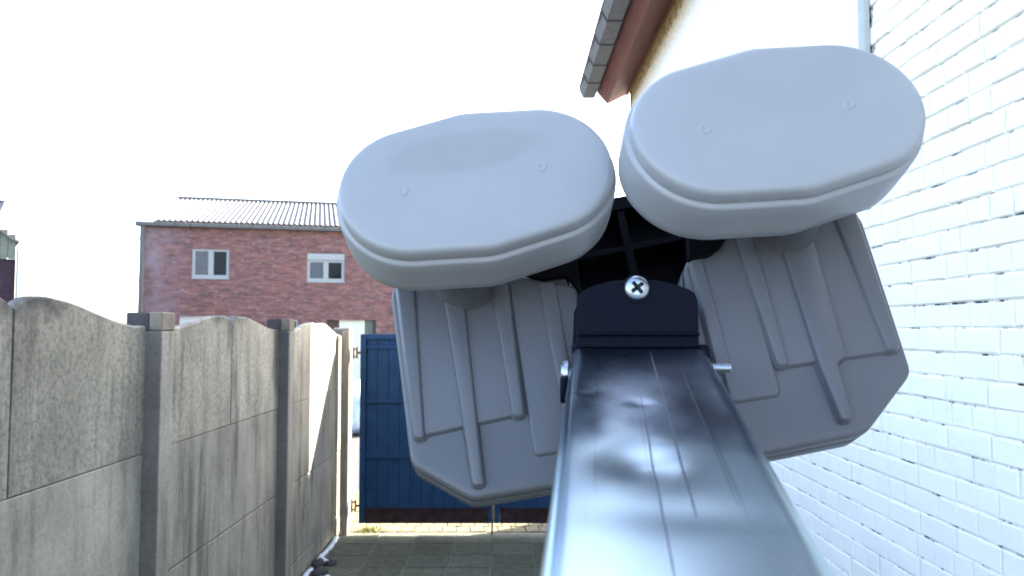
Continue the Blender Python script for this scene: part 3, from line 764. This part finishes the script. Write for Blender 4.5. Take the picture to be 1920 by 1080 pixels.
O2 = CAM + ray(1464, 212).normalized()*.2555; HP = O2 + W*.0455
bm = bmesh.new(); polymesh(bm, [hp(x, y) for x, y in ((1288, 420), (1372, 415), (1362, 447), (1350, 465), (1333, 478), (1312, 486), (1290, 489))], -.001, W, .003); add('clamp_wing', bm, M_black, root, bev=.0005)

# ================================================================== METAL ARM
KA = .84
FARC = c2w(.0471*KA, -.0226*KA, .287*KA); NEARC = c2w(.0293*KA, -.0473*KA, .127*KA)
AD = (NEARC-FARC).normalized()              # towards the viewer
AS = AD.cross(CU).normalized(); 
if AS.dot(CR) < 0: AS = -AS
AN = AS.cross(-AD).normalized()
if AN.dot(CU) < 0: AN = -AN
arm = empty('dish_arm', FARC); tag(arm, 'shiny dented galvanised steel arm with a black end bracket running towards the viewer', 'metal arm')
# local frame object so that the brushed texture follows the tube
AM = Matrix((AS, -AD, AN)).transposed()     # x across, y away, z up
def arm_obj(nm, bm, m, parent, smooth=True, ang=50):
    for v in bm.verts: v.co *= KA
    fix(bm); me = bpy.data.meshes.new(nm); bm.to_mesh(me); bm.free()
    for p in me.polygons: p.use_smooth = smooth
    if smooth and ang: me.set_sharp_from_angle(angle=R(ang))
    me.materials.append(m); o = bpy.data.objects.new(nm, me); COL.objects.link(o); o.parent = parent
    if parent is arm: o.rotation_euler = AM.to_euler()
    return o
HWD, HT, RC = .0252, .022, .0042
def section(n=6, top=40):
    """half-width HWD, top at z=0, returns (x, z, topflag)"""
    P = []
    for i in range(top+1): P.append((-HWD+RC+(2*HWD-2*RC)*i/top, 0))
    for i in range(1, n+1): a = pi/2*i/n; P.append((HWD-RC+RC*sin(a), -RC+RC*cos(a)))
    for i in range(1, 9): P.append((HWD, -RC-(HT-2*RC)*i/8))
    for i in range(1, n+1): a = pi/2*i/n; P.append((HWD-RC+RC*cos(a), -HT+RC-RC*sin(a)))
    P.append((-HWD+RC, -HT))
    for i in range(1, n+1): a = pi/2*i/n; P.append((-HWD+RC-RC*sin(a), -HT+RC-RC*cos(a)))
    for i in range(1, 9): P.append((-HWD, -HT+RC+(HT-2*RC)*i/8))
    for i in range(1, n): a = pi/2*i/n; P.append((-HWD+RC-RC*cos(a), -RC+RC*sin(a)))
    return P
SEC = section()
ALEN = .275
def dent(x, y):
    """x across (m), y distance from the far end towards the viewer"""
    z = 0
    g_ = lambda cx, cy, sx_, sy_, a: -a*math.exp(-((x-cx)/sx_)**2-((y-cy)/sy_)**2)
    z += g_(-.006, .112, .009, .010, .0017)          # main dent
    z += g_(.002, .100, .006, .006, -.0003)
    z += g_(-.0035, .068, .0035, .0035, .00035)
    z += g_(-.0175, .058, .003, .003, .00025)
    z += g_(.0165, .066, .005, .022, .0004)
    z += g_(.001, .140, .018, .007, .0004)
    z += .00012*(sin(x*170+y*40)*.5 + sin(y*95+1.3+x*60)*.5 + .5*sin(y*47-x*120))
    return z
bm = bmesh.new(); n = 220; R_ = []
for i in range(n+1):
    y = ALEN*i/n
    ring = []
    for (x, z) in SEC:
        zz = z
        if z > -RC*.9: zz += dent(x, y)*(1 if abs(x) < HWD-RC else .5)
        xx = x
        ring.append((xx, -y, zz))
    R_.append(ring)
rings(bm, R_, cap0=False, cap1=False)
arm_obj('tube', bm, M_galv, arm, ang=60)
bm = bmesh.new()   # inside wall and lip at the mouth
IN = [(x*.95, z*.93-.0007) for x, z in SEC]
rings(bm, [[(x, 0, z) for x, z in SEC], [(x, .0, z) for x, z in IN], [(x, -.05, z) for x, z in IN]], cap0=False, cap1=False)
arm_obj('tube_mouth', bm, M_galv, arm)
# dark drawn lines pressed along the tube (long scuffs)
for cx, ya, yb, wd in ((-.0026, .060, .170, .0006), (.0038, .001, .140, .0009), (.0125, .03, .135, .0003)):
    bm = bmesh.new(); L = []
    m_ = 40
    for i in range(m_+1):
        y = ya+(yb-ya)*i/m_; ww = .8*wd*(.35+.65*sin(pi*i/m_)**.5)*(1+.35*mnoise.noise(V((y*300, cx*900, 1))))
        L.append([bm.verts.new((cx+s_*ww/2, -y, dent(cx, y)+.00006)) for s_ in (-1, 1)])
    for a, b in zip(L, L[1:]): bm.faces.new((a[0], a[1], b[1], b[0]))
    arm_obj('scuff_line', bm, M_groove, arm, ang=None)
# black insert and front bracket
bm = bmesh.new(); bbox(bm, -.0236, .0236, -.012, .020, -.0205, -.0012, .0015); arm_obj('end_insert', bm, M_bracket, arm)
for s_ in (-1, 1):
    bm = bmesh.new(); bbox(bm, s_*.0238-.0012, s_*.0238+.0022, .001, .008, -.005, .0002, .0006); arm_obj('insert_corner', bm, M_bracket, arm)
# bracket plate: vertical plate that faces the viewer
PB = c2w(.0471*KA, -.018*KA, .2925*KA); PN = camv(0, .20, -.98).normalized()
def bp(px, py): return onplane(px, py, PB, PN)
pts = [(1081, 652), (1083, 560), (1089, 548), (1100, 541), (1116, 534), (1145, 528), (1174, 525), (1203, 524.5), (1232, 526), (1255, 530), (1275, 536), (1293, 542), (1303, 549), (1308, 560), (1309.5, 572), (1311, 652)]
bm = bmesh.new(); polymesh(bm, [bp(*p) for p in pts], 0, -PN, .0026); o = add('bracket_plate', bm, M_bracket, arm, bev=.0005)
bm = bmesh.new(); polymesh(bm, [bp(*p) for p in ((1083, 625), (1310, 625), (1311, 630.5), (1082, 630.5))], -.0022, -PN, .0024); q = add('fold', bm, M_bracket, o, bev=.0005)
bm = bmesh.new(); polymesh(bm, [bp(*p) for p in ((1086, 560), (1306, 560), (1309, 652), (1082, 652))], .0035, -PN, .018); add('bracket_block', bm, M_black, arm, bev=.0008)
# pan head screw with cross recess
SC = bp(1193.5, 541); sx_ = CR; sy_ = PN.cross(sx_).normalized(); sx_ = sy_.cross(PN).normalized()
def disc(r, h, n=48):
    r *= KA; h *= KA; return [SC + sx_*(r*cos(2*pi*k/n)) + sy_*(r*sin(2*pi*k/n)) + PN*h for k in range(n)]
bm = bmesh.new()
nA = 48; rot = R(38)
def cross(r_arm, w_, h):   # 12-point cross resampled to nA directions (star-shaped)
    out = []; r_arm *= KA; w_ *= KA; h *= KA
    for k in range(nA):
        a = 2*pi*k/nA; b = (a-rot) % (pi/2); b = min(b, pi/2-b)
        rr2 = min(r_arm/cos(b), w_/max(sin(b), 1e-4)) if b < pi/4 else w_/sin(pi/4)
        rr2 = max(rr2, w_*1.2)
        out.append(SC + sx_*(rr2*cos(a)) + sy_*(rr2*sin(a)) + PN*h)
    return out
rings(bm, [disc(.0048, 0), disc(.00485, .0007), disc(.0046, .0013), disc(.0040, .0019), disc(.0031, .0023), disc(.0028, .0024), cross(.0029, .00075, .0024), cross(.0025, .00055, .0008), disc(.0002, .0004)], cap0=False); fix(bm)
o = build('screw', bm, M_zinc, arm, smooth=True, angle=35); o.data.materials.append(M_dark)
for f in o.data.polygons[nA*6:]: f.material_index = 1
for f in o.data.polygons[nA*5:nA*6]: f.material_index = 0; o['label'] = 'zinc cross-head screw'
bm = bmesh.new(); rings(bm, [[SC + sx_*(q*KA*cos(2*pi*k/24)) + sy_*(q*KA*sin(2*pi*k/24)) + PN*h for k in range(24)] for q, h in ((.0056, -.0001), (.0056, .0003), (.0049, .0004))]); fix(bm); build('washer', bm, M_bracket, o)
# cross bolt through the tube
def T(x, y, z): return (x, -y, z)
bm = bmesh.new(); y0, z0 = .016, -.0055
n = 20; R_ = []
for x, r_ in ((-HWD-.0004, .0046), (-HWD-.0014, .0047), (-HWD-.0024, .0042), (-HWD-.0030, .003), (-HWD-.0033, .0008)):
    R_.append([(x, -y0+r_*cos(2*pi*k/n), z0+r_*sin(2*pi*k/n)) for k in range(n)])
rings(bm, R_); arm_obj('bolt_head', bm, M_zinc, arm)
bm = bmesh.new(); bbox(bm, -HWD-.0028, -HWD-.0002, -.028, -.0215, -.013, -.0045, .0006); arm_obj('clip', bm, M_bracket, arm)
bm = bmesh.new(); R_ = []; x = HWD-.001; k_ = 0
while x < HWD+.0055:
    for dx_, r_ in ((0, .0013), (.0003, .0019), (.0006, .0013)):
        R_.append([(x+dx_, -.0135+r_*cos(2*pi*k/18), -.0035+r_*sin(2*pi*k/18)) for k in range(18)])
    x += .0009
rings(bm, R_); arm_obj('bolt_thread', bm, M_zinc, arm, ang=None)
